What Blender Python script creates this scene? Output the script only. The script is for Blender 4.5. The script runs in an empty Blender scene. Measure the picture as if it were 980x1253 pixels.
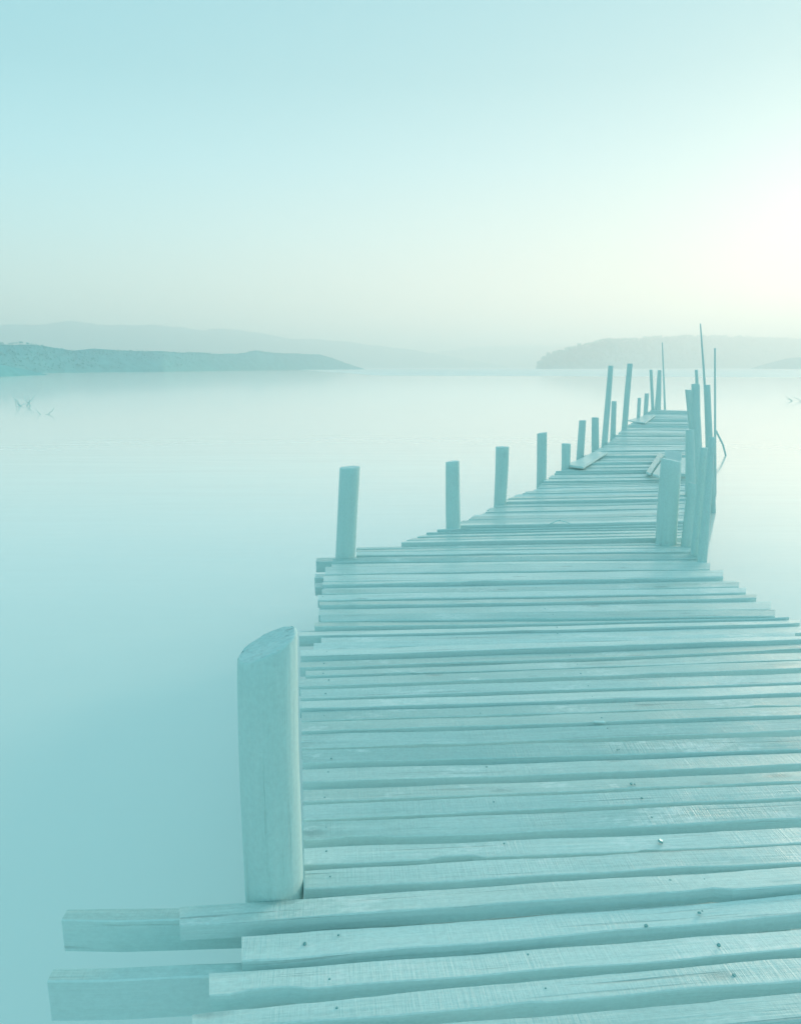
import bpy, bmesh, math, random
from mathutils import Vector, noise, Matrix

random.seed(7)
S = bpy.context.scene
COL = S.collection

# ------------------------------------------------------------------ camera, world, sun, exposure
F, CX, CY, HOR, H = 900.0, 490.0, 626.5, 449.0, 1.40      # focal length etc. in photo pixels; eye height over the deck
WATER = -0.60                                              # water level (deck top = 0)
P = math.atan((CY - HOR) / F)
cam = bpy.data.cameras.new('camera')
cam.sensor_fit = 'VERTICAL'; cam.sensor_height = 24.0; cam.lens = 24.0 * F / 1253.0
cam.clip_start = 0.05; cam.clip_end = 20000
cam_o = bpy.data.objects.new('camera', cam); COL.objects.link(cam_o)
cam_o.location = (0, 0, H); cam_o.rotation_euler = (math.radians(90) - P, 0, 0)
S.camera = cam_o

SUN_AZ, SUN_EL = math.radians(42.0), math.radians(9.0)     # azimuth from +Y towards +X
sun_dir = Vector((math.sin(SUN_AZ) * math.cos(SUN_EL), math.cos(SUN_AZ) * math.cos(SUN_EL), math.sin(SUN_EL)))

W = bpy.data.worlds.new('World'); S.world = W; W.use_nodes = True
nt = W.node_tree; nt.nodes.clear()
N = nt.nodes.new; L = nt.links.new
out = N('ShaderNodeOutputWorld'); bg = N('ShaderNodeBackground'); bg.inputs['Strength'].default_value = 1.0
L(bg.outputs[0], out.inputs[0])
geo = N('ShaderNodeTexCoord')
sep = N('ShaderNodeSeparateXYZ'); L(geo.outputs['Generated'], sep.inputs[0])
ramp = N('ShaderNodeValToRGB'); L(sep.outputs['Z'], ramp.inputs[0])


def lin(r, g, b):
    return tuple((c / 255 / 12.92) if c / 255 <= 0.04045 else ((c / 255 + 0.055) / 1.055) ** 2.4 for c in (r, g, b)) + (1,)


els = [(0.0, (188, 210, 202)), (0.05, (186, 211, 204)), (0.10, (174, 211, 209)), (0.16, (156, 208, 213)),
       (0.24, (137, 200, 211)), (0.33, (118, 186, 198)), (0.45, (112, 180, 193)), (1.0, (118, 182, 193))]
cr = ramp.color_ramp
while len(cr.elements) < len(els):
    cr.elements.new(0.5)
for e, (p, c) in zip(cr.elements, els):
    e.position = p; e.color = lin(*c)


def math_node(op, a, b=None, clamp=False):
    n = N('ShaderNodeMath'); n.operation = op; n.use_clamp = clamp
    for i, v in enumerate((a, b)):
        if v is None:
            continue
        if isinstance(v, (int, float)):
            n.inputs[i].default_value = v
        else:
            L(v, n.inputs[i])
    return n.outputs[0]


dot = N('ShaderNodeVectorMath'); dot.operation = 'DOT_PRODUCT'
L(geo.outputs['Generated'], dot.inputs[0])
flat = N('ShaderNodeVectorMath'); flat.operation = 'MULTIPLY'; L(geo.outputs['Generated'], flat.inputs[0]); flat.inputs[1].default_value = (1, 1, 4.5)
fln = N('ShaderNodeVectorMath'); fln.operation = 'NORMALIZE'; L(flat.outputs[0], fln.inputs[0])
dot2 = N('ShaderNodeVectorMath'); dot2.operation = 'DOT_PRODUCT'; L(fln.outputs[0], dot2.inputs[0])
dot2.inputs[1].default_value = (math.sin(math.radians(27)) * 0.995, math.cos(math.radians(27)) * 0.995, 0.10)
ang2 = math_node('ARCCOSINE', math_node('MINIMUM', dot2.outputs['Value'], 0.99999))
dot.inputs[1].default_value = (math.sin(math.radians(30)) * 0.993, math.cos(math.radians(30)) * 0.995, 0.10)
ang = math_node('ARCCOSINE', math_node('MINIMUM', dot.outputs['Value'], 0.99999))
# glow of the veiled sun: exp(-(a/w)^2)
q = math_node('DIVIDE', ang, 0.13); g1 = math_node('EXPONENT', math_node('MULTIPLY', math_node('MULTIPLY', q, q), -1.0))
q2 = math_node('DIVIDE', ang2, 0.85); g2 = math_node('EXPONENT', math_node('MULTIPLY', math_node('MULTIPLY', q2, q2), -1.0))


def mix(fac, a, b, blend='MIX'):
    n = N('ShaderNodeMix'); n.data_type = 'RGBA'; n.blend_type = blend
    if isinstance(fac, (int, float)):
        n.inputs['Factor'].default_value = fac
    else:
        L(fac, n.inputs['Factor'])
    for k, v in (('A', a), ('B', b)):
        s = [i for i in n.inputs if i.name == k and i.type == 'RGBA'][0]
        if isinstance(v, tuple):
            s.default_value = v
        else:
            L(v, s)
    return [o for o in n.outputs if o.type == 'RGBA'][0]


c1 = mix(math_node('MULTIPLY', g2, 0.62), ramp.outputs[0], (0.95, 0.77, 0.62, 1))
c2 = mix(math_node('MULTIPLY', g1, 0.22), c1, (1.0, 1.0, 0.92, 1))
sky = N('ShaderNodeTexSky'); sky.sky_type = 'NISHITA'; sky.sun_disc = False
sky.sun_elevation = SUN_EL; sky.sun_rotation = SUN_AZ; sky.dust_density = 2.0
ns = N('ShaderNodeVectorMath'); ns.operation = 'SCALE'; L(sky.outputs[0], ns.inputs[0]); ns.inputs['Scale'].default_value = 0.10
c3 = mix(0.08, c2, ns.outputs[0])
L(c3, bg.inputs['Color'])

sl = bpy.data.lights.new('sun', 'SUN'); sl.energy = 2.4; sl.angle = math.radians(18); sl.color = (1.0, 0.78, 0.60)
so = bpy.data.objects.new('sun', sl); COL.objects.link(so)
so.rotation_euler = (-sun_dir).to_track_quat('-Z', 'Y').to_euler()

S.view_settings.view_transform = 'Standard'; S.view_settings.look = 'None'
S.view_settings.exposure = 0.58; S.view_settings.gamma = 1.0
S.render.engine = 'CYCLES'
S.cycles.use_denoising = True
S.cycles.volume_bounces = 1

# ------------------------------------------------------------------ pixel <-> place (measuring aid)
FWD = Vector((0, math.cos(P), -math.sin(P))); UP = Vector((0, math.sin(P), math.cos(P)))


def ray(px, py):
    return FWD * F + Vector((px - CX, 0, 0)) - UP * (py - CY)


def ground(px, py, z=0.0):
    r = ray(px, py); t = (z - H) / r.z
    return Vector((0, 0, H)) + r * t


def depth(px, py, Y):
    r = ray(px, py)
    return Vector((0, 0, H)) + r * (Y / r.y)


# ------------------------------------------------------------------ materials
def new_mat(name):
    m = bpy.data.materials.new(name); m.use_nodes = True
    t = m.node_tree; b = t.nodes['Principled BSDF']
    return m, t, b


def wood_mat(name, dark, light, axis, rough=(0.42, 0.62), saw=0.0, bump=0.35, rand=0.5, spec=0.5, cracks=0.4, knots=0.0, pale=0.0, coat=0.0, speck=0.0):
    """weathered wood; grain runs along the object's own axis (0 = x, 2 = z)"""
    m, t, b = new_mat(name)
    n = t.nodes.new; l = t.links.new
    tc = n('ShaderNodeTexCoord'); oi = n('ShaderNodeObjectInfo')
    off = n('ShaderNodeVectorMath'); off.operation = 'MULTIPLY_ADD'
    l(oi.outputs['Random'], off.inputs[0]); off.inputs[1].default_value = (37, 53, 71); l(tc.outputs['Object'], off.inputs[2])

    def nz(scale, along, detail=6, rg=0.6):
        mp = n('ShaderNodeMapping'); l(off.outputs[0], mp.inputs['Vector'])
        sc = [scale] * 3; sc[axis] = scale * along; mp.inputs['Scale'].default_value = sc
        k = n('ShaderNodeTexNoise'); k.inputs['Scale'].default_value = 1.0; k.inputs['Detail'].default_value = detail
        k.inputs['Roughness'].default_value = rg; l(mp.outputs[0], k.inputs['Vector'])
        return k.outputs['Fac']

    def mth(op, a, b_, cl=False):
        k = n('ShaderNodeMath'); k.operation = op; k.use_clamp = cl
        for i, v in enumerate((a, b_)):
            if isinstance(v, (int, float)):
                k.inputs[i].default_value = v
            else:
                l(v, k.inputs[i])
        return k.outputs[0]

    fine = nz(130, 0.03, 5); mid = nz(28, 0.05, 6); blotch = nz(5, 0.35, 4)
    crk = nz(60, 0.02, 3, 0.5)
    crack = mth('MULTIPLY', mth('SUBTRACT', crk, 0.64, True), 9.0, True)
    f = mth('ADD', mth('MULTIPLY', fine, 0.35), mth('ADD', mth('MULTIPLY', mid, 0.45), mth('MULTIPLY', blotch, 0.55)))
    f = mth('ADD', mth('SUBTRACT', f, 0.675), 0.5)
    f = mth('ADD', mth('MULTIPLY', mth('SUBTRACT', f, 0.5), 1.9), 0.5)
    f = mth('ADD', f, mth('MULTIPLY', mth('SUBTRACT', oi.outputs['Random'], 0.5), rand))
    r = n('ShaderNodeValToRGB'); l(f, r.inputs[0])
    r.color_ramp.elements[0].position = 0.1; r.color_ramp.elements[0].color = dark
    r.color_ramp.elements[1].position = 0.9; r.color_ramp.elements[1].color = light
    mx = n('ShaderNodeMix'); mx.data_type = 'RGBA'; l(mth('MULTIPLY', crack, cracks), mx.inputs['Factor'])
    l(r.outputs[0], mx.inputs[6]); mx.inputs[7].default_value = tuple(c * 0.6 for c in dark[:3]) + (1,)
    colr = mx.outputs[2]

    def blend(fac, col):
        nonlocal colr
        k = n('ShaderNodeMix'); k.data_type = 'RGBA'; l(fac, k.inputs['Factor']); l(colr, k.inputs[6]); k.inputs[7].default_value = col
        colr = k.outputs[2]
    knot = None
    if knots:
        mp = n('ShaderNodeMapping'); l(off.outputs[0], mp.inputs['Vector']); sc = [7.0] * 3; sc[axis] = 2.2; mp.inputs['Scale'].default_value = sc
        vo = n('ShaderNodeTexVoronoi'); vo.inputs['Scale'].default_value = 1.0; l(mp.outputs[0], vo.inputs['Vector'])
        kn = n('ShaderNodeMapRange'); l(mth('ADD', vo.outputs['Distance'], mth('MULTIPLY', mth('SUBTRACT', nz(40, 0.5, 3), 0.5), 0.12)), kn.inputs[0])
        kn.inputs[1].default_value = 0.14; kn.inputs[2].default_value = 0.05; kn.inputs[3].default_value = 0.0; kn.inputs[4].default_value = 1.0
        knot = kn.outputs[0]
        blend(mth('MULTIPLY', knot, knots), tuple(c * 0.55 for c in dark[:3]) + (1,))
    if pale:
        pm = mth('MULTIPLY', mth('SUBTRACT', mth('MULTIPLY', nz(4.5, 0.6, 3), mth('ADD', nz(70, 0.35, 4), 0.5)), 0.60, True), 9.0, True)
        blend(mth('MULTIPLY', pm, pale), (0.82, 0.88, 0.86, 1))
    if speck:
        sp = mth('MULTIPLY', mth('SUBTRACT', nz(90, 0.7, 5, 0.75), 0.5), speck)
        hs = n('ShaderNodeHueSaturation'); l(mth('ADD', sp, 1.0), hs.inputs['Value']); l(colr, hs.inputs['Color']); colr = hs.outputs[0]
    l(colr, b.inputs['Base Color'])
    if coat:                                                  # morning dew
        b.inputs['Coat Weight'].default_value = coat; b.inputs['Coat Roughness'].default_value = 0.22; b.inputs['Coat IOR'].default_value = 1.33
    rr = n('ShaderNodeMapRange'); l(mid, rr.inputs[0]); rr.inputs[1].default_value = 0.3; rr.inputs[2].default_value = 0.7
    rr.inputs[3].default_value = rough[0]; rr.inputs[4].default_value = rough[1]
    l(rr.outputs[0], b.inputs['Roughness'])
    b.inputs['Specular IOR Level'].default_value = spec
    hgt = mth('ADD', mth('MULTIPLY', fine, 0.5), mth('MULTIPLY', mid, 0.8))
    hgt = mth('SUBTRACT', hgt, mth('MULTIPLY', crack, 0.8))
    if saw:
        mp = n('ShaderNodeMapping'); l(off.outputs[0], mp.inputs['Vector']); mp.inputs['Rotation'].default_value = (0, 0, 0.35)
        mp.inputs['Scale'].default_value = (150, 5, 5)
        sw = n('ShaderNodeTexNoise'); sw.inputs['Scale'].default_value = 1.0; sw.inputs['Detail'].default_value = 4; sw.inputs['Roughness'].default_value = 0.65
        l(mp.outputs[0], sw.inputs['Vector'])
        hgt = mth('ADD', hgt, mth('MULTIPLY', mth('MULTIPLY', sw.outputs['Fac'], mth('MULTIPLY', mth('SUBTRACT', nz(3.5, 0.8, 3), 0.38, True), 5.0, True)), saw))
    if knot is not None:
        hgt = mth('SUBTRACT', hgt, mth('MULTIPLY', knot, 0.4))
    bp = n('ShaderNodeBump'); bp.inputs['Strength'].default_value = bump; bp.inputs['Distance'].default_value = 0.006
    l(hgt, bp.inputs['Height']); l(bp.outputs[0], b.inputs['Normal'])
    return m


M_plank = wood_mat('weathered_plank_wood', (0.46, 0.62, 0.59, 1), (0.68, 0.81, 0.78, 1), 0, saw=0.85, rand=0.85, rough=(0.34, 0.58), bump=0.6, cracks=0.7, knots=0.5, pale=0.55, coat=0.45, speck=0.45)
M_edge = wood_mat('plank_lip_highlight', (0.58, 0.74, 0.71, 1), (0.74, 0.84, 0.81, 1), 0, rough=(0.35, 0.5), bump=0.5, coat=0.5, speck=0.5)  # bright lip line along the plank edges, painted as a paler chamfer colour
M_side = wood_mat('lifted_side_wood', (0.66, 0.83, 0.81, 1), (0.74, 0.87, 0.85, 1), 0, rough=(0.7, 0.9), bump=0.5, rand=0.2, spec=0.2, speck=0.25)  # paler than the plank tops: light painted into the shaded gap faces
M_post = wood_mat('weathered_post_wood', (0.60, 0.79, 0.76, 1), (0.67, 0.83, 0.80, 1), 2, rough=(0.75, 0.95), bump=0.55, rand=0.25, spec=0.1, cracks=0.14, knots=0.2, speck=0.3)
M_end = wood_mat('post_end_grain', (0.50, 0.70, 0.68, 1), (0.74, 0.84, 0.82, 1), 0, rough=(0.5, 0.7), bump=0.9, rand=0.2, speck=0.6)
M_nail, _t, _b = new_mat('rusted_nail_metal')
_b.inputs['Base Color'].default_value = (0.24, 0.46, 0.46, 1); _b.inputs['Metallic'].default_value = 0.6; _b.inputs['Roughness'].default_value = 0.4


def leafy_mat(name, a, c):
    m, t, b = new_mat(name)
    k = t.nodes.new('ShaderNodeTexNoise'); k.inputs['Scale'].default_value = 0.25; k.inputs['Detail'].default_value = 8
    tc = t.nodes.new('ShaderNodeTexCoord'); t.links.new(tc.outputs['Object'], k.inputs['Vector'])
    r = t.nodes.new('ShaderNodeValToRGB'); t.links.new(k.outputs['Fac'], r.inputs[0])
    r.color_ramp.elements[0].position = 0.35; r.color_ramp.elements[0].color = a
    r.color_ramp.elements[1].position = 0.65; r.color_ramp.elements[1].color = c
    t.links.new(r.outputs[0], b.inputs['Base Color']); b.inputs['Roughness'].default_value = 0.9
    b.inputs['Specular IOR Level'].default_value = 0.1
    return m


M_hill = leafy_mat('hill_scrub', (0.13, 0.47, 0.49, 1), (0.17, 0.53, 0.55, 1))
M_leaf = leafy_mat('tree_canopy', (0.11, 0.50, 0.51, 1), (0.16, 0.56, 0.56, 1))

# water: calm, long-exposure smooth
M_water, t, b = new_mat('calm_lake_water')
n = t.nodes.new; l = t.links.new
tc = n('ShaderNodeTexCoord')
k = n('ShaderNodeTexNoise'); k.inputs['Scale'].default_value = 0.05; k.inputs['Detail'].default_value = 4
l(tc.outputs['Object'], k.inputs['Vector'])
r = n('ShaderNodeValToRGB'); l(k.outputs['Fac'], r.inputs[0])
r.color_ramp.elements[0].position = 0.3; r.color_ramp.elements[0].color = (0.78, 0.84, 0.80, 1)
r.color_ramp.elements[1].position = 0.7; r.color_ramp.elements[1].color = (0.82, 0.87, 0.83, 1)
l(r.outputs[0], b.inputs['Base Color'])
b.inputs['IOR'].default_value = 1.45
rp = n('ShaderNodeMapping'); rp.inputs['Scale'].default_value = (0.15, 0.8, 1); l(tc.outputs['Object'], rp.inputs['Vector'])
k2 = n('ShaderNodeTexNoise'); k2.inputs['Scale'].default_value = 1.0; k2.inputs['Detail'].default_value = 5; l(rp.outputs[0], k2.inputs['Vector'])
bp = n('ShaderNodeBump'); bp.inputs['Strength'].default_value = 0.3; bp.inputs['Distance'].default_value = 0.05
l(k2.outputs['Fac'], bp.inputs['Height']); l(bp.outputs[0], b.inputs['Normal'])
sx = n('ShaderNodeSeparateXYZ'); l(tc.outputs['Object'], sx.inputs[0])
pa, pb = ground(980, 461.5, WATER), ground(640, 460.2, WATER)           # a breeze ruffles the far side of this line
sl_ = (pb.y - pa.y) / (pb.x - pa.x)
m1 = n('ShaderNodeMath'); m1.operation = 'MULTIPLY_ADD'; l(sx.outputs['X'], m1.inputs[0]); m1.inputs[1].default_value = -sl_; l(sx.outputs['Y'], m1.inputs[2])
m3 = n('ShaderNodeMath'); m3.operation = 'MINIMUM'; m3.inputs[1].default_value = 0.0
m4 = n('ShaderNodeMath'); m4.operation = 'ADD'; l(sx.outputs['X'], m4.inputs[0]); m4.inputs[1].default_value = 5.0; l(m4.outputs[0], m3.inputs[0])
m5 = n('ShaderNodeMath'); m5.operation = 'MULTIPLY_ADD'; l(m3.outputs[0], m5.inputs[0]); m5.inputs[1].default_value = 5.0; l(m1.outputs[0], m5.inputs[2]); m1 = m5
k3 = n('ShaderNodeTexNoise'); k3.inputs['Scale'].default_value = 0.02; l(tc.outputs['Object'], k3.inputs['Vector'])
m2 = n('ShaderNodeMath'); m2.operation = 'MULTIPLY_ADD'; l(k3.outputs['Fac'], m2.inputs[0]); m2.inputs[1].default_value = 30.0; l(m1.outputs[0], m2.inputs[2])
mr = n('ShaderNodeMapRange'); l(m2.outputs[0], mr.inputs[0]); c0_ = pa.y - sl_ * pa.x + 15
mr.inputs[1].default_value = c0_ - 4; mr.inputs[2].default_value = c0_ + 8; mr.inputs[3].default_value = 0.14; mr.inputs[4].default_value = 0.5
l(mr.outputs[0], b.inputs['Roughness'])
mr2 = n('ShaderNodeMapRange'); l(m2.outputs[0], mr2.inputs[0])
mr2.inputs[1].default_value = c0_ - 4; mr2.inputs[2].default_value = c0_ + 8; mr2.inputs[3].default_value = 0.08; mr2.inputs[4].default_value = 0.5
l(mr2.outputs[0], b.inputs['Coat Roughness'])
b.inputs['Sheen Weight'].default_value = 0.2; b.inputs['Sheen Roughness'].default_value = 0.35; b.inputs['Sheen Tint'].default_value = (1, 0.98, 1, 1)
b.inputs['Coat Weight'].default_value = 1.0; b.inputs['Coat IOR'].default_value = 1.45


# ------------------------------------------------------------------ object helpers
def tag(o, label=None, cat=None, group=None, kind=None):
    if label: o['label'] = label
    if cat: o['category'] = cat
    if group: o['group'] = group
    if kind: o['kind'] = kind
    return o


def link(name, mesh, parent=None):
    o = bpy.data.objects.new(name, mesh); COL.objects.link(o)
    if parent is not None:
        o.parent = parent
    return o


def bm_obj(name, bm, mats, parent=None, smooth=False):
    me = bpy.data.meshes.new(name)
    bmesh.ops.recalc_face_normals(bm, faces=bm.faces)
    bm.to_mesh(me); bm.free()
    for m in (mats if isinstance(mats, (list, tuple)) else [mats]):
        me.materials.append(m)
    if smooth:
        for p in me.polygons:
            p.use_smooth = True
    return link(name, me, parent)


def empty(name, loc):
    o = bpy.data.objects.new(name, None); COL.objects.link(o); o.location = loc; o.empty_display_size = 0.3
    return o


# ------------------------------------------------------------------ water, hills
bm = bmesh.new()
xs = [-3000, -1000, -300, -100, -30, 0, 30, 100, 300, 1000, 3000]
ys = [-3000, -600, -100, -20, 0, 20, 60, 200, 600, 1400, 3000]
vs = [[bm.verts.new((x, y, WATER)) for x in xs] for y in ys]
for j in range(len(ys) - 1):
    for i in range(len(xs) - 1):
        bm.faces.new((vs[j][i], vs[j][i + 1], vs[j + 1][i + 1], vs[j + 1][i]))
tag(bm_obj('water', bm, M_water), kind='structure')


def interp(pts, x):
    if x <= pts[0][0]: return pts[0][1]
    for (a, ya), (b_, yb) in zip(pts, pts[1:]):
        if x <= b_:
            return ya + (yb - ya) * (x - a) / (b_ - a)
    return pts[-1][1]


def ridge_pos(px, D):
    r = ray(px, HOR); r.z = 0; r.normalize()
    return r * D


def hill(name, sil, dist, thick, rough, label, mat=M_hill, step=2.5, seed=0):
    """a ridge standing on the water: sil = (x, y) skyline as measured, dist = (x, metres to the shore)"""
    bm = bmesh.new()
    x0, x1 = sil[0][0], sil[-1][0]
    n = int((x1 - x0) / step); rows = []
    prof = [(0.0, 0.0), (0.06, 0.22), (0.16, 0.45), (0.3, 0.70), (0.45, 0.90), (0.55, 1.0), (0.7, 0.85), (0.85, 0.5), (1.0, -0.05)]
    for i in range(n + 1):
        px = x0 + (x1 - x0) * i / n
        D = interp(dist, px); top = interp(sil, px)
        Dm = D + thick * 0.5
        hz = max(0.12, (HOR - top) / F * Dm * math.sqrt(1 + ((px - CX) / F) ** 2) + H - WATER)
        endf = min(1.0, min(i, n - i) / 8.0) if False else 1.0
        row = []
        for k_, (a, hh) in enumerate(prof):
            p = ridge_pos(px, D + thick * a)
            nn = noise.fractal(Vector((p.x * 0.02 + seed, p.y * 0.02, a * 3)), 1.0, 2.0, 5)
            z = WATER - 0.3 + hz * hh * (1 + 0.05 * nn * (1 if 0 < k_ < 8 else 0)) + rough * nn * (1 if 0 < k_ < 8 else 0)
            row.append(bm.verts.new((p.x, p.y, z if k_ not in (0, 8) else WATER - 0.5)))
        rows.append(row)
    for a, b_ in zip(rows, rows[1:]):
        for k_ in range(len(prof) - 1):
            bm.faces.new((a[k_], a[k_ + 1], b_[k_ + 1], b_[k_]))
    o = bm_obj(name, bm, mat, smooth=True)
    tag(o, label=label, kind='structure')
    return o


hill('hill_ridge', [(-220, 414), (-80, 412), (0, 411), (50, 408), (90, 405), (130, 405), (200, 404.5), (240, 407.5), (290, 407), (320, 411.5), (350, 415.5),
                    (390, 416.5), (440, 421), (500, 428), (560, 438), (620, 448)], [(-220, 1150), (620, 1500)], 240, 0.6,
     'palest distant ridge of hills at the left, rising behind the wooded spit', seed=3)
hill('hill_ridge', [(440, 448), (490, 438), (540, 430), (580, 426), (640, 424), (700, 424), (760, 428), (840, 445)], [(440, 2000), (840, 1900)], 200, 1.0,
     'faint misty hill behind the left end of the wooded headland', seed=9)
hill('spit', [(-260, 424), (-120, 424), (0, 426), (40, 426), (90, 433), (115, 431), (200, 432), (240, 433), (290, 434), (315, 429.5), (345, 433), (390, 434),
              (410, 439), (432, 447), (446, 451)], [(-260, 200), (0, 260), (200, 330), (446, 620)], 60, 0.35,
     'low dark wooded spit running out from the left edge of the water', seed=1)
hill('spit', [(-260, 430), (-100, 436), (0, 445), (30, 450), (72, 457.5)], [(-260, 140), (0, 175), (72, 215)], 22, 0.1,
     'nearest dark tongue of shore at the left edge', seed=5)
hill('headland', [(655, 451), (657, 445), (668, 437), (690, 430), (720, 424), (740, 420), (770, 420), (800, 418), (850, 418), (900, 420), (980, 424), (1200, 430)],
     [(655, 800), (740, 860), (850, 1150), (1000, 1500), (1200, 1600)], 90, 0.5, 'wooded headland beyond the far end of the pier', seed=2)
hill('headland', [(915, 451), (935, 446), (960, 441), (990, 439), (1060, 436), (1200, 433)], [(915, 900), (1200, 850)], 30, 0.3,
     'low point of land at the right edge in front of the wooded headland', seed=4)


def wood(name, sil, dist, thick, count, size, label, frac=(0.15, 0.6), seed=1):
    """trees too far away to count, standing on a ridge: one mass of leafy clumps on trunks"""
    rnd = random.Random(seed); verts = []; faces = []
    x0, x1 = sil[0][0], sil[-1][0]
    base = bmesh.new(); bmesh.ops.create_icosphere(base, subdivisions=1, radius=1.0)
    bv = [v.co.copy() for v in base.verts]; bf = [[v.index for v in f.verts] for f in base.faces]; base.free()
    prof = [(0.0, 0.0), (0.06, 0.22), (0.16, 0.45), (0.3, 0.70), (0.45, 0.90), (0.55, 1.0), (0.7, 0.85)]
    for _ in range(count):
        px = rnd.uniform(x0, x1); a = rnd.uniform(*frac)
        D = interp(dist, px); top = interp(sil, px)
        hz = max(0.12, (HOR - top) / F * (D + thick * .5) * math.sqrt(1 + ((px - CX) / F) ** 2) + H - WATER)
        p = ridge_pos(px, D + thick * a); z = WATER - 0.3 + hz * interp(prof, a)
        s = size * rnd.choice((0.5, 0.7, 0.8, 1.0, 1.0, 1.25)) * rnd.uniform(0.8, 1.2)
        i0 = len(verts); w = s * 0.06
        for dx, dy in ((-w, -w), (w, -w), (w, w), (-w, w)):
            verts.append((p.x + dx, p.y + dy, z - 0.5))
        verts.append((p.x, p.y, z + s * 1.2))
        for q_ in range(4):
            faces.append((i0 + q_, i0 + (q_ + 1) % 4, i0 + 4))
        for c in range(rnd.randint(4, 6)):
            cc = Vector((p.x + rnd.uniform(-.7, .7) * s, p.y + rnd.uniform(-.7, .7) * s, z + s * rnd.uniform(.35, 1.5)))
            rr = s * rnd.uniform(.28, .5); i0 = len(verts)
            for v in bv:
                q_ = v * rr * rnd.uniform(.6, 1.3); verts.append((cc.x + q_.x, cc.y + q_.y, cc.z + q_.z * .75))
            faces += [[i0 + k_ for k_ in f] for f in bf]
    me = bpy.data.meshes.new(name); me.from_pydata(verts, [], faces); me.materials.append(M_leaf)
    return tag(link(name, me), label, 'woodland', kind='stuff')


wood('woodland', [(658, 445), (668, 437), (690, 430), (720, 424), (740, 420), (770, 420), (800, 418), (850, 418), (900, 420), (980, 424), (1100, 428)],
     [(655, 800), (740, 860), (850, 1150), (1000, 1500), (1200, 1600)], 90, 3600, 1.9, 'far-off trees covering the headland beyond the pier', frac=(0.02, 0.6), seed=3)
wood('woodland', [(-200, 424), (0, 426), (40, 426), (90, 433), (115, 431), (200, 432), (240, 433), (290, 434), (315, 429.5), (345, 433), (390, 434), (410, 439), (432, 447)],
     [(-260, 200), (0, 260), (200, 330), (446, 620)], 60, 3600, 0.3, 'far-off scrubby trees along the dark spit at the left', frac=(0.02, 0.6), seed=4)

# ------------------------------------------------------------------ pier
pier = tag(empty('pier', ground(600, 900)), 'long crooked jetty of uneven weathered planks leading out over the water', 'pier')
PIER_INV = Matrix.Translation(-pier.location)
planks = []                                               # (corners, object) for finding nails' planks


def plank(bl, br, fl, fr, thick=0.048, z=0.0, seg=10, name='plank', parent=pier, wob=0.004, tilt=0.0, mats=None, chamfer=0.006, rag=0.0022):
    """bl br fl fr: back-left, back-right, front-left, front-right corners of the top face (x, y)"""
    bl, br, fl, fr = (Vector((v.x, v.y)) for v in (bl, br, fl, fr))
    cl = (bl + fl) / 2; cr_ = (br + fr) / 2; c = (cl + cr_) / 2
    u = (cr_ - cl).normalized(); v = Vector((-u.y, u.x))
    sd = random.uniform(0, 1000)
    bm = bmesh.new(); rows = []
    loc = lambda p: ((p - c).dot(u), (p - c).dot(v))
    bl, br, fl, fr = loc(bl), loc(br), loc(fl), loc(fr)
    bow = random.uniform(-1, 1) * 0.004; zb = random.uniform(-1, 1) * 0.006
    for i in range(seg + 1):
        s = i / seg
        fx = fl[0] + (fr[0] - fl[0]) * s; fy = fl[1] + (fr[1] - fl[1]) * s
        bx = bl[0] + (br[0] - bl[0]) * s; by = bl[1] + (br[1] - bl[1]) * s
        wf = wob * noise.noise(Vector((s * 7, sd, 0))) * 2; wb = wob * noise.noise(Vector((s * 7, sd, 9))) * 2
        b0 = bow * math.sin(math.pi * s)
        fy += wf + b0; by += wb + b0
        if rag:
            L_ = (cr_ - cl).length * s
            fy += rag * noise.noise(Vector((L_ * 22, sd, 31))); by += rag * noise.noise(Vector((L_ * 22, sd, 41)))
            q3 = noise.noise(Vector((L_ * 3.3, sd, 51)))
            if q3 > 0.42: fy += min(0.012, (q3 - 0.42) * 0.12)
        zz = zb * math.sin(math.pi * s) + 0.003 * noise.noise(Vector((s * 5, sd, 4)))
        zf = zz - tilt; zk = zz + tilt
        ch = chamfer * (0.7 + 0.6 * abs(noise.noise(Vector((s * 9, sd, 20)))))
        rows.append([bm.verts.new(q_) for q_ in (
            (fx, fy + 0.002, zf - thick), (fx, fy, zf - ch), (fx, fy + ch, zf), ((fx + bx) / 2, (fy + by) / 2, (zf + zk) / 2 + 0.0004),
            (bx, by - ch, zk), (bx, by, zk - ch), (bx, by - 0.002, zk - thick))])
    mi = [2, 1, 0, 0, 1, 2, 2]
    for a, b_ in zip(rows, rows[1:]):
        for k_ in range(7):
            k2_ = (k_ + 1) % 7
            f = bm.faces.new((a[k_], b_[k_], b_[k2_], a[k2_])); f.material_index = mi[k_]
    for rw in (rows[0], rows[-1]):
        f = bm.faces.new(rw); f.material_index = 2
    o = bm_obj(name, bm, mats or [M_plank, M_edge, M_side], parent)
    w = Vector((c.x, c.y, z)); 
    if parent is not None:
        w = w - parent.location
    o.location = w
    o.rotation_euler = (random.uniform(-.006, .006) if parent is pier else 0, 0, math.atan2(u.y, u.x))
    return o


def px_plank(lx, lb, lf, rx, rb, rf, z=0.0, **kw):
    c = [ground(lx, lb), ground(rx, rb), ground(lx, lf), ground(rx, rf)]
    o = plank(*c, z=z, **kw)
    planks.append((c, o))
    return o


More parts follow.
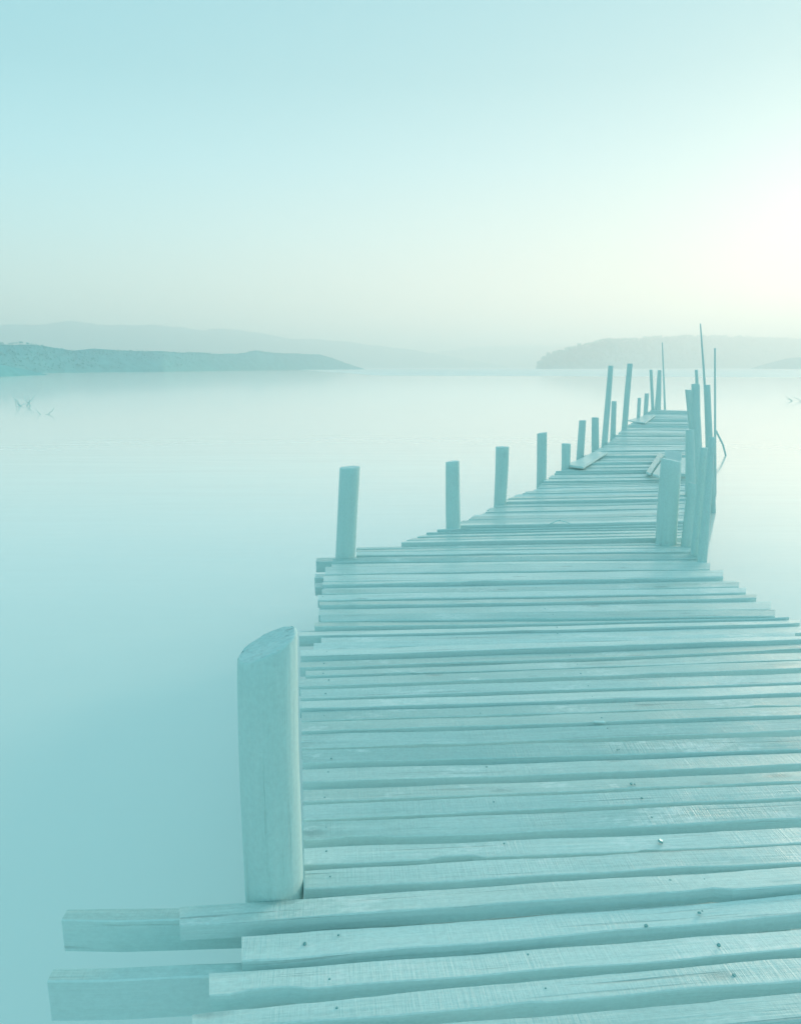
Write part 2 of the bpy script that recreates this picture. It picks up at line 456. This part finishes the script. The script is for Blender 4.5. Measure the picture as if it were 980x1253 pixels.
# near deck: left end x, then back / front y at x = 372 (extended to the true left end) and at x = 980
A = [  # lx, (yb, yf)@372, (yb, yf)@980
    (366, 772.2, 778.4, 757.0, 762.7, 978), (393, 779.5, 786.3, 764.5, 773.0, 1040), (384, 787.5, 794.6, 774.6, 777.8, 972), (368, 795.4, 803.5, 778.4, 783.0, 1060),
    (367, 807.7, 817, 785.8, 794.3, 1060), (374, 820.6, 827.3, 797.5, 806.7, 1080), (366, 830.4, 840.2, 808.6, 818.4, 1070), (368, 845, 854.3, 824.9, 835.3, 1090),
    (367, 858, 867.8, 837.6, 848.8, 1100), (369, 870.2, 881.2, 852.5, 862.9, 1120), (369, 885, 897, 865.2, 876.9, 1120), (369, 901.4, 915.3, 880.6, 892.2, 1140),
    (370, 920, 932.4, 901.4, 915.0, 1150), (370, 939.2, 955, 917.8, 931.4, 1160), (371, 964.3, 980.2, 940.6, 954.7, 1180), (371, 986.3, 1001.6, 960.0, 974, 1190),
    (371, 1007, 1026.7, 979, 997.3, 1200), (372, 1036.5, 1057, 1009, 1028, 1220), (373, 1064.6, 1086, 1033.5, 1055, 1240), (220, 1099, 1126, 1060.3, 1085.5, 1260),
    (296, 1138.7, 1169, 1092.2, 1119, 1280), (256, 1178.5, 1209, 1129.4, 1157, 1300), (236, 1223, 1251, 1169.8, 1199.8, 1320), (230, 1266, 1304, 1213.3, 1248, 1340),
    (228, 1318, 1362, 1262, 1303, 1360), (228, 1378, 1430, 1316, 1366, 1380), (228, 1450, 1520, 1384, 1445, 1400)]
for i, (lx, yb, yf, rb, rf, rx) in enumerate(A):
    sl_b = (rb - yb) / 608.0; sl_f = (rf - yf) / 608.0
    z = random.uniform(-.006, .006) if i < 15 else random.uniform(-.004, .004)
    px_plank(lx, yb + sl_b * (lx - 372), yf + sl_f * (lx - 372), rx, yb + sl_b * (rx - 372), yf + sl_f * (rx - 372), z=0.0 + z, seg=48,
             thick=0.046, tilt=random.uniform(-.005, .005), chamfer=0.003)

B = [  # lx, back, front, rx, back, front
    (436, 669.0, 671.3, 856, 662.3, 665.2), (437, 672.3, 675.6, 856, 666.2, 670.0), (436, 676.6, 679.6, 858, 671.0, 674.4), (435, 680.6, 684.0, 860, 675.4, 678.4),
    (407, 685.2, 688.0, 862, 679.2, 683.4), (406, 689.0, 693.2, 864, 684.4, 688.4), (398, 694.4, 702.6, 868, 689.6, 696.2), (396, 704.6, 711.8, 884, 698.0, 705.6),
    (395, 713.2, 716.8, 884, 706.4, 707.8), (396, 717.8, 721.6, 899, 708.6, 712.0), (394, 723.0, 728.0, 903, 713.4, 719.0), (389, 729.4, 735.4, 912, 720.4, 726.2),
    (391, 736.8, 742.6, 925, 727.6, 733.2), (390, 744.8, 752.0, 943, 734.6, 744.6), (392, 753.6, 759.2, 948, 746.6, 753.4), (385, 760.6, 768.0, 965, 754.6, 756.4)]
for lx, lb, lf, rx, rb, rf in B:
    px_plank(lx, lb, lf, rx, rb, rf, z=random.uniform(-.008, .008), seg=30, tilt=random.uniform(-.005, .005), chamfer=0.005)

LE = [(490, 667.5), (523, 652.5), (548, 646), (563, 641), (600, 622.5), (620, 610.5), (655, 597), (668, 585), (690, 573), (712, 560.5), (740, 545.5), (763, 524.5), (785, 510.5), (797, 501.5)]
RE = [(858, 661), (850, 626), (846, 590), (844, 560), (842, 530), (841, 502.5)]


def path(pts):
    g = [ground(*p) for p in pts]; d = [0.0]
    for a, b_ in zip(g, g[1:]):
        d.append(d[-1] + (b_ - a).length)

    def at(t_):
        s = t_ * d[-1]
        for i in range(len(g) - 1):
            if s <= d[i + 1] or i == len(g) - 2:
                k_ = (s - d[i]) / (d[i + 1] - d[i]); return g[i].lerp(g[i + 1], k_)
    return at, d[-1]


la, ll = path(LE); ra, rl = path(RE)
nC = int((ll + rl) / 2 / 0.155)
edges = [0.0]
for i in range(nC):
    edges.append(edges[-1] + random.uniform(.75, 1.25))
edges = [e / edges[-1] for e in edges]
for i in range(nC):
    t0, t1 = edges[i], edges[i + 1]
    gap = random.uniform(.08, .22) * (t1 - t0)
    fl, fr, bl, br = la(t0 + gap), ra(t0 + gap), la(t1), ra(t1)
    u = (fr - fl).normalized()
    jl = random.uniform(-.025, .025); jr = random.uniform(-.05, .07)
    sk = random.uniform(-.012, .012)
    vv = Vector((-u.y, u.x, 0)) * sk
    c = [bl + u * jl + vv, br + u * jr - vv, fl + u * jl + vv, fr + u * jr - vv]
    o = plank(*c, z=random.uniform(-.015, .015), seg=12, tilt=random.uniform(-.010, .008), chamfer=0.005)
    planks.append((c, o))

# bearers: squared beams lying crosswise under the planks, ends sticking out on the left
def beam(fl, fr, back, height, z, name='beam'):
    """fl, fr: front top edge in the plane z; back: thickness away from the viewer"""
    a, b_ = ground(*fl, z), ground(*fr, z)
    u = (b_ - a).normalized(); v = Vector((-u.y, u.x, 0)) * back
    o = plank(a + v, b_ + v, a, b_, thick=height, z=z, seg=6, name=name, chamfer=0.004, mats=[M_plank, M_side, M_side])
    return o


beam((75, 1127), (520, 1118.5), 0.042, 0.098, -0.056)
beam((58, 1201), (520, 1186), 0.042, 0.115, -0.056)
beam((366, 779.8), (800, 772), 0.10, 0.055, -0.052)
beam((386.7, 687.4), (700, 683), 0.12, 0.085, -0.052)
beam((385, 707), (700, 702), 0.10, 0.075, -0.052)
beam((385.5, 718.5), (700, 712), 0.10, 0.06, -0.052)


def stringer(pts, h_=0.14, w_=0.10, z=-0.175):
    for p, q_ in zip(pts, pts[1:]):
        a, b_ = ground(*p), ground(*q_)
        u = (b_ - a).normalized(); v = Vector((-u.y, u.x, 0)) * w_
        plank(a + v, b_ + v, a, b_, thick=h_, z=z, seg=2, name='stringer', mats=[M_side, M_side, M_side])


stringer([(300, 1500), (412, 905), (440, 690)])
stringer([(1150, 1450), (900, 900), (845, 690)])
stringer([(560, 660), (700, 590), (800, 515)])
stringer([(835, 655), (836, 590), (834, 515)])


# nails
def in_quad(p, c):
    q_ = [c[0], c[1], c[3], c[2]]; s = None
    for i in range(4):
        a, b_ = q_[i], q_[(i + 1) % 4]
        cr2 = (b_.x - a.x) * (p.y - a.y) - (b_.y - a.y) * (p.x - a.x)
        if s is None: s = cr2 > 0
        elif s != (cr2 > 0): return False
    return True


nb = bmesh.new(); bmesh.ops.create_cone(nb, cap_ends=True, segments=8, radius1=1, radius2=0.75, depth=0.7)
nail_me = bpy.data.meshes.new('nail'); nb.to_mesh(nail_me); nb.free(); nail_me.materials.append(M_nail)


def nail(px, py, r=0.005):
    p = ground(px, py)
    for c, o in planks:
        if in_quad(p, c):
            e = link('nail', nail_me, o)
            bpy_m = Matrix.Translation(o.location) @ o.rotation_euler.to_matrix().to_4x4()
            q_ = bpy_m.inverted() @ (Vector((p.x, p.y, 0)) - pier.location)
            e.location = (q_.x, q_.y, 0.002); e.scale = (r, r, r); e.rotation_euler = (random.uniform(-.4, .4), random.uniform(-.4, .4), 0)
            return


for px, py, r_ in [(757, 918, .005), (772, 958, .008), (785, 977, .007), (797, 1000, .005), (808, 1029, .013), (820, 1078, .006), (842, 1082, .006), (861, 1077, .005),
                   (790, 1133, .009), (855, 1117, .008), (879, 1156, .008), (898, 1193, .008), (923, 1238, .007), (373, 1155, .008)]:
    nail(px, py, r_ * 0.65)
NL = [(ground(400, 880), ground(405, 1050)), (ground(757, 916), ground(898, 1192)), (ground(590, 900), ground(655, 1180))]
for c, o in planks[:60]:                                   # nail rows follow the bearers below
    m0, m1_ = (c[0] + c[2]) / 2, (c[1] + c[3]) / 2
    for j, (p, q_) in enumerate(NL):
        if random.random() > (0.8, 0.55, 0.35)[j]:
            continue
        d = q_ - p; e_ = m1_ - m0
        den = e_.x * d.y - e_.y * d.x
        s_ = ((p.x - m0.x) * d.y - (p.y - m0.y) * d.x) / den
        if not 0.01 < s_ < 0.97:
            continue
        pt = m0 + e_ * s_ + Vector((random.uniform(-.015, .015), random.uniform(-.02, .02), 0))
        e = link('nail', nail_me, o)
        q4 = (Matrix.Translation(o.location) @ o.rotation_euler.to_matrix().to_4x4()).inverted() @ (Vector((pt.x, pt.y, 0)) - pier.location)
        e.location = (q4.x, q4.y, 0.001); r_ = random.uniform(.0025, .004); e.scale = (r_, r_, r_)


# ------------------------------------------------------------------ posts and poles
def post(top, tw, base, bw, label, cat='post', group=None, name='mooring_post', slant=0.0, slant_y=0.0, bottom=-1.5, seg=18, z=0.0, back=0.0, bend=0.0, Y=None, rough=0.05):
    """top, base: pixel centres of head and foot (foot at deck height z); tw, bw: widths in pixels there"""
    b0 = ground(*base, z) if Y is None else depth(*base, Y)
    b0 = b0 + Vector((0, back, 0))
    Yd = b0.y
    if back:
        b0 = depth(base[0], base[1], Yd)
    t0 = depth(*top, Yd)
    d0 = (b0 - Vector((0, 0, H))).dot(FWD); d1 = (t0 - Vector((0, 0, H))).dot(FWD)
    r0 = bw / F * d0 / 2; r1 = tw / F * d1 / 2
    ax = t0 - b0; ln = ax.length; down = (b0.z - bottom) / max(0.2, ax.normalized().z)
    axn = ax.normalized()
    foot = b0 - axn * down
    total = ln + down
    sd = random.uniform(0, 500)
    bm = bmesh.new(); rings = []
    nr = max(8, min(26, int(total / 0.09)))
    for i in range(nr + 1):
        s = min(i / nr, 1 - (abs(slant) + abs(slant_y) + 0.15) * r1 / total) if i < nr else 1.0
        c = foot + axn * (total * s)
        k_ = max(0.0, (total * s - down) / ln) if total * s > down else (total * s - down) / ln * 0.15
        r_ = r0 + (r1 - r0) * k_
        c = c + Vector((1, 0.3, 0)) * (bend * math.sin(math.pi * s)) + Vector((noise.noise(Vector((s * 3, sd, 1))), noise.noise(Vector((s * 3, sd, 7))), 0)) * r_ * 0.12
        ring = []
        for j in range(seg):
            a = 2 * math.pi * j / seg
            rr = r_ * (1 + rough * noise.noise(Vector((math.cos(a) * 1.2, math.sin(a) * 1.2, s * 4 + sd))) + rough * .5 * noise.noise(Vector((math.cos(a) * 4, math.sin(a) * 4, s * 1.5 + sd))))
            x, y = math.cos(a) * rr, math.sin(a) * rr
            zz = 0.0
            if i == nr:
                zz = slant * x + slant_y * y + 0.006 * noise.noise(Vector((x * 40, y * 40, sd)))
            ring.append(bm.verts.new((c.x + x - b0.x, c.y + y - b0.y, c.z + zz - b0.z)))
        rings.append(ring)
    hc = sum((v.co for v in rings[-1]), Vector()) / seg
    inner = []
    for v in rings[-1]:
        inner.append(bm.verts.new(hc + (v.co - hc) * 0.94 + Vector((0, 0, r1 * 0.02))))
        v.co.z -= r1 * 0.05; v.co = Vector((hc.x + (v.co.x - hc.x) * 0.995, hc.y + (v.co.y - hc.y) * 0.995, v.co.z))
    rings.append(inner)
    for a_, b_ in zip(rings, rings[1:]):
        for j in range(seg):
            f = bm.faces.new((a_[j], a_[(j + 1) % seg], b_[(j + 1) % seg], b_[j])); f.smooth = True
    f = bm.faces.new(rings[-1]); f.material_index = 1
    bm.faces.new(rings[0])
    me = bpy.data.meshes.new(name); bmesh.ops.recalc_face_normals(bm, faces=bm.faces); bm.to_mesh(me); bm.free()
    me.materials.append(M_post); me.materials.append(M_end)
    o = link(name, me); o.location = b0
    return tag(o, label, cat, group)


GL = 'mooring posts along the left side of the pier'
GR = 'posts crowded along the right side of the pier'
post((327.5, 789), 74, (335.5, 1076), 71, 'thick near post with a slanted cut top, beside the overhanging beams', group=GL, slant=0.42, slant_y=0.12, seg=40, rough=0.018)
post((428.5, 572), 25, (423, 682), 24, 'post at the left corner of the deck where the pier narrows', group=GL, slant=0.06, seg=24)
post((553.5, 565), 17, (555, 646), 18, 'upright post next beyond the left corner post, slightly thinner than it', group=GL, slant=0.1)
post((614.5, 547), 16.5, (611.5, 616), 15, 'fourth post from the near end on the left side, cut level on top', group=GL)
post((663.5, 530), 12, (662.5, 586), 11.5, 'post on the left side, next nearer than the short stump', group=GL, slant=0.15)
post((692.5, 543), 11, (691.5, 573), 10.5, 'short stump on the left side at the near end of the loose board', group=GL)
post((712.5, 514.5), 8.5, (709.5, 560), 9, 'leaning post rising behind the loose board on the left side', group=GL)
post((728, 511), 8.5, (728, 547), 9, 'upright post at the far end of the loose board on the left side', group=GL)
post((747, 447.5), 6, (739.5, 542), 7.5, 'nearer of the two tall leaning posts on the left side', group=GL)
post((751, 491), 6, (749.5, 533), 6.5, 'low post standing between the two tall leaning posts', group=GL)
post((770.5, 445), 6.5, (763.5, 525), 7, 'farther of the two tall leaning posts on the left side', group=GL)
post((782, 487), 4, (780.5, 513), 4.2, 'slim low post behind the far scrap of board', group=GL, bottom=-1.2)
post((791, 481.5), 5, (789.5, 506), 5, 'stubby post just before the last cluster on the left side', group=GL, bottom=-1.2)
post((796, 452.5), 3.5, (798.5, 502), 3.8, 'leftmost post of the far cluster at the end of the deck', group=GL, bottom=-1.2)
post((806.5, 453), 4.2, (804.5, 501), 7.5, 'thick tapered post in the middle of the far cluster', group=GL, bottom=-1.2)
post((810, 419), 1.2, (813, 500), 2.8, 'thin pole rising above the far cluster of posts', cat='pole', name='thin_pole', bottom=-1.2, seg=8)

post((820.5, 563), 24, (814.5, 664), 25, 'stout dark post in front of the heap of boards, nearest on the right side', group=GR, slant=-0.2, seg=24)
post((843.5, 526), 9.5, (844, 606), 12, 'flat-topped post right behind the heap of boards', group=GR)
post((841.5, 477), 7, (847.5, 535), 7.5, 'short post tilting left, rising behind the flat-topped post', group=GR)
post((850.5, 470), 10, (853, 590), 11, 'thick upright post beside the tallest pole', group=GR)
post((864.5, 471), 7.5, (868.5, 575), 9, 'upright post right of the tallest pole', group=GR)
post((851.5, 452.5), 3.6, (855, 520), 4.2, 'slim post showing just above the thick upright post', group=GR)
post((856.5, 396), 1.6, (863, 540), 4.4, 'tallest thin pole on the right side, bowed slightly', cat='pole', name='thin_pole', seg=8, bend=0.04)
post((874.3, 426), 2.0, (874.5, 560), 3.0, 'thin upright pole farthest right, with the broken stick at its foot', cat='pole', name='thin_pole', seg=8)
post((871, 535), 7, (858.5, 686), 11, 'inward leaning pile on the outer right edge of the deck', group=GR, rough=0.1)
post((861, 548), 9, (851, 680), 14, 'rough dark pile inside the leaning outer pile', group=GR, rough=0.1)
post((848, 592), 12, (841, 668), 16, 'squat pile behind the stout dark post on the right side', group=GR, slant=-0.3, rough=0.08)


def stick(pts, r0, r1, label, name='broken_stick', cat='stick', group=None):
    bm = bmesh.new(); rings = []; c0 = pts[0]
    for i, p in enumerate(pts):
        r_ = r0 + (r1 - r0) * i / (len(pts) - 1)
        d = (pts[min(i + 1, len(pts) - 1)] - pts[max(i - 1, 0)]).normalized()
        a = d.orthogonal().normalized(); b_ = d.cross(a)
        rings.append([bm.verts.new(p - c0 + (a * math.cos(k_ * math.pi / 3) + b_ * math.sin(k_ * math.pi / 3)) * r_) for k_ in range(6)])
    for A_, B_ in zip(rings, rings[1:]):
        for k_ in range(6):
            bm.faces.new((A_[k_], A_[(k_ + 1) % 6], B_[(k_ + 1) % 6], B_[k_]))
    bm.faces.new(rings[0]); bm.faces.new(rings[-1])
    o = bm_obj(name, bm, M_post); o.location = c0
    return tag(o, label, cat, group)


w0 = ground(889, 563, WATER - 0.1)
a0 = depth(875.5, 527, w0.y + 0.1)
stick([a0, a0.lerp(w0, .5) + Vector((.03, 0, .02)), w0], 0.022, 0.018, 'broken stick slanting from the thin right pole into the water')

# ------------------------------------------------------------------ loose boards
def loose(c, z, label, group='loose boards lying on the deck', rz=(0, 0), thick=0.03, name='loose_board'):
    pts = [ground(*p, z) for p in c]
    o = plank(*pts, thick=thick, z=z, seg=4, name=name, parent=None, wob=0.004)
    o.rotation_euler[0] = rz[0]; o.rotation_euler[1] = rz[1]
    return tag(o, label, 'board', group)


loose([(729, 552), (743, 552.8), (694, 568), (713.5, 570.8)][0:1] + [(743, 552.8), (694.5, 568.5), (713.5, 571)], 0.055,
      'pale board lying lengthwise beside the short left stump')
loose([(790, 508), (801, 508.2), (768, 514), (789, 517.2)], 0.05, 'small far scrap of board beside the slim low left post')
loose([(806, 554), (812, 555), (790, 577), (796, 579)], 0.06, 'long slanting board at the left of the heap behind the stout post')
loose([(812, 561), (818, 562), (798, 579), (806, 582)], 0.10, 'top board of the heap behind the stout post')
loose([(813, 555), (834, 557), (814, 559.5), (833, 562)], 0.10, 'short board across the back of the heap behind the stout post', rz=(0.25, 0))
loose([(832, 560), (839, 560), (832, 579), (840, 580)], 0.07, 'board end on the right of the heap behind the stout post')

# ------------------------------------------------------------------ litter on the deck and in the water
p = ground(733, 886)
bm = bmesh.new(); bmesh.ops.create_cube(bm, size=1)
bmesh.ops.scale(bm, vec=(0.05, 0.014, 0.010), verts=bm.verts); bmesh.ops.bevel(bm, geom=bm.edges[:], offset=0.003, segments=1, affect='EDGES')
for v in bm.verts:
    v.co += Vector((noise.noise(v.co * 60), noise.noise(v.co * 60 + Vector((5, 0, 0))), 0)) * 0.004
o = bm_obj('wood_chip', bm, M_side); o.location = p + Vector((0, 0, .008)); tag(o, 'dark splinter of wood lying on a plank in the middle of the near deck', 'wood chip')
p = ground(684, 641)
stick([p + Vector((-.09, -.05, .012)), p + Vector((0, .02, .03)), p + Vector((.09, -.03, .012))], .006, .004, 'little bent twig lying on the deck before the stout post', 'twig', 'twig')


def snag(px, py, n_, size, label, seed):
    rnd = random.Random(seed); c = ground(px, py, WATER)
    root = tag(empty('driftwood', c), label, 'driftwood')
    for i in range(n_):
        a = Vector((rnd.uniform(-1, 1), rnd.uniform(-1.0, 1.0), 0)) * size * .5; a.z = -.05
        b_ = a + Vector((rnd.uniform(-.9, .9) * size, rnd.uniform(-.3, .3) * size, rnd.uniform(.25, .9) * size))
        m_ = a.lerp(b_, .5) + Vector((rnd.uniform(-.1, .1), 0, rnd.uniform(.0, .12))) * size
        o_ = stick([a, a.lerp(m_, .5) + Vector((rnd.uniform(-.12, .12), 0, rnd.uniform(0, .1))) * size, m_, m_.lerp(b_, .5) + Vector((rnd.uniform(-.12, .12), 0, rnd.uniform(-.1, .1))) * size, b_], .018, .006, None, 'branch', None); o_.location = a; o_.parent = root
    return root


snag(27, 497, 10, 0.75, 'tangle of bare driftwood branches in the water at the left', 2)
snag(56, 507, 3, 0.45, 'smaller twigs just right of the driftwood tangle at the left', 5)
snag(976, 491, 4, 0.6, 'dark driftwood at the right edge of the water, below the headland', 8)

# ------------------------------------------------------------------ morning haze over the whole lake
bm = bmesh.new(); bmesh.ops.create_cube(bm, size=2.0)
bmesh.ops.scale(bm, vec=(3300, 3300, 37.5), verts=bm.verts); bmesh.ops.translate(bm, vec=(0, 0, 35.8), verts=bm.verts)
M_haze = bpy.data.materials.new('morning_haze'); M_haze.use_nodes = True
t = M_haze.node_tree; t.nodes.clear()
mo = t.nodes.new('ShaderNodeOutputMaterial'); pv = t.nodes.new('ShaderNodeVolumePrincipled')
pv.inputs['Color'].default_value = (1.0, 0.985, 0.96, 1); pv.inputs['Density'].default_value = 0.0018; pv.inputs['Anisotropy'].default_value = 0.36
t.links.new(pv.outputs[0], mo.inputs['Volume'])
tag(bm_obj('haze', bm, M_haze), kind='stuff')
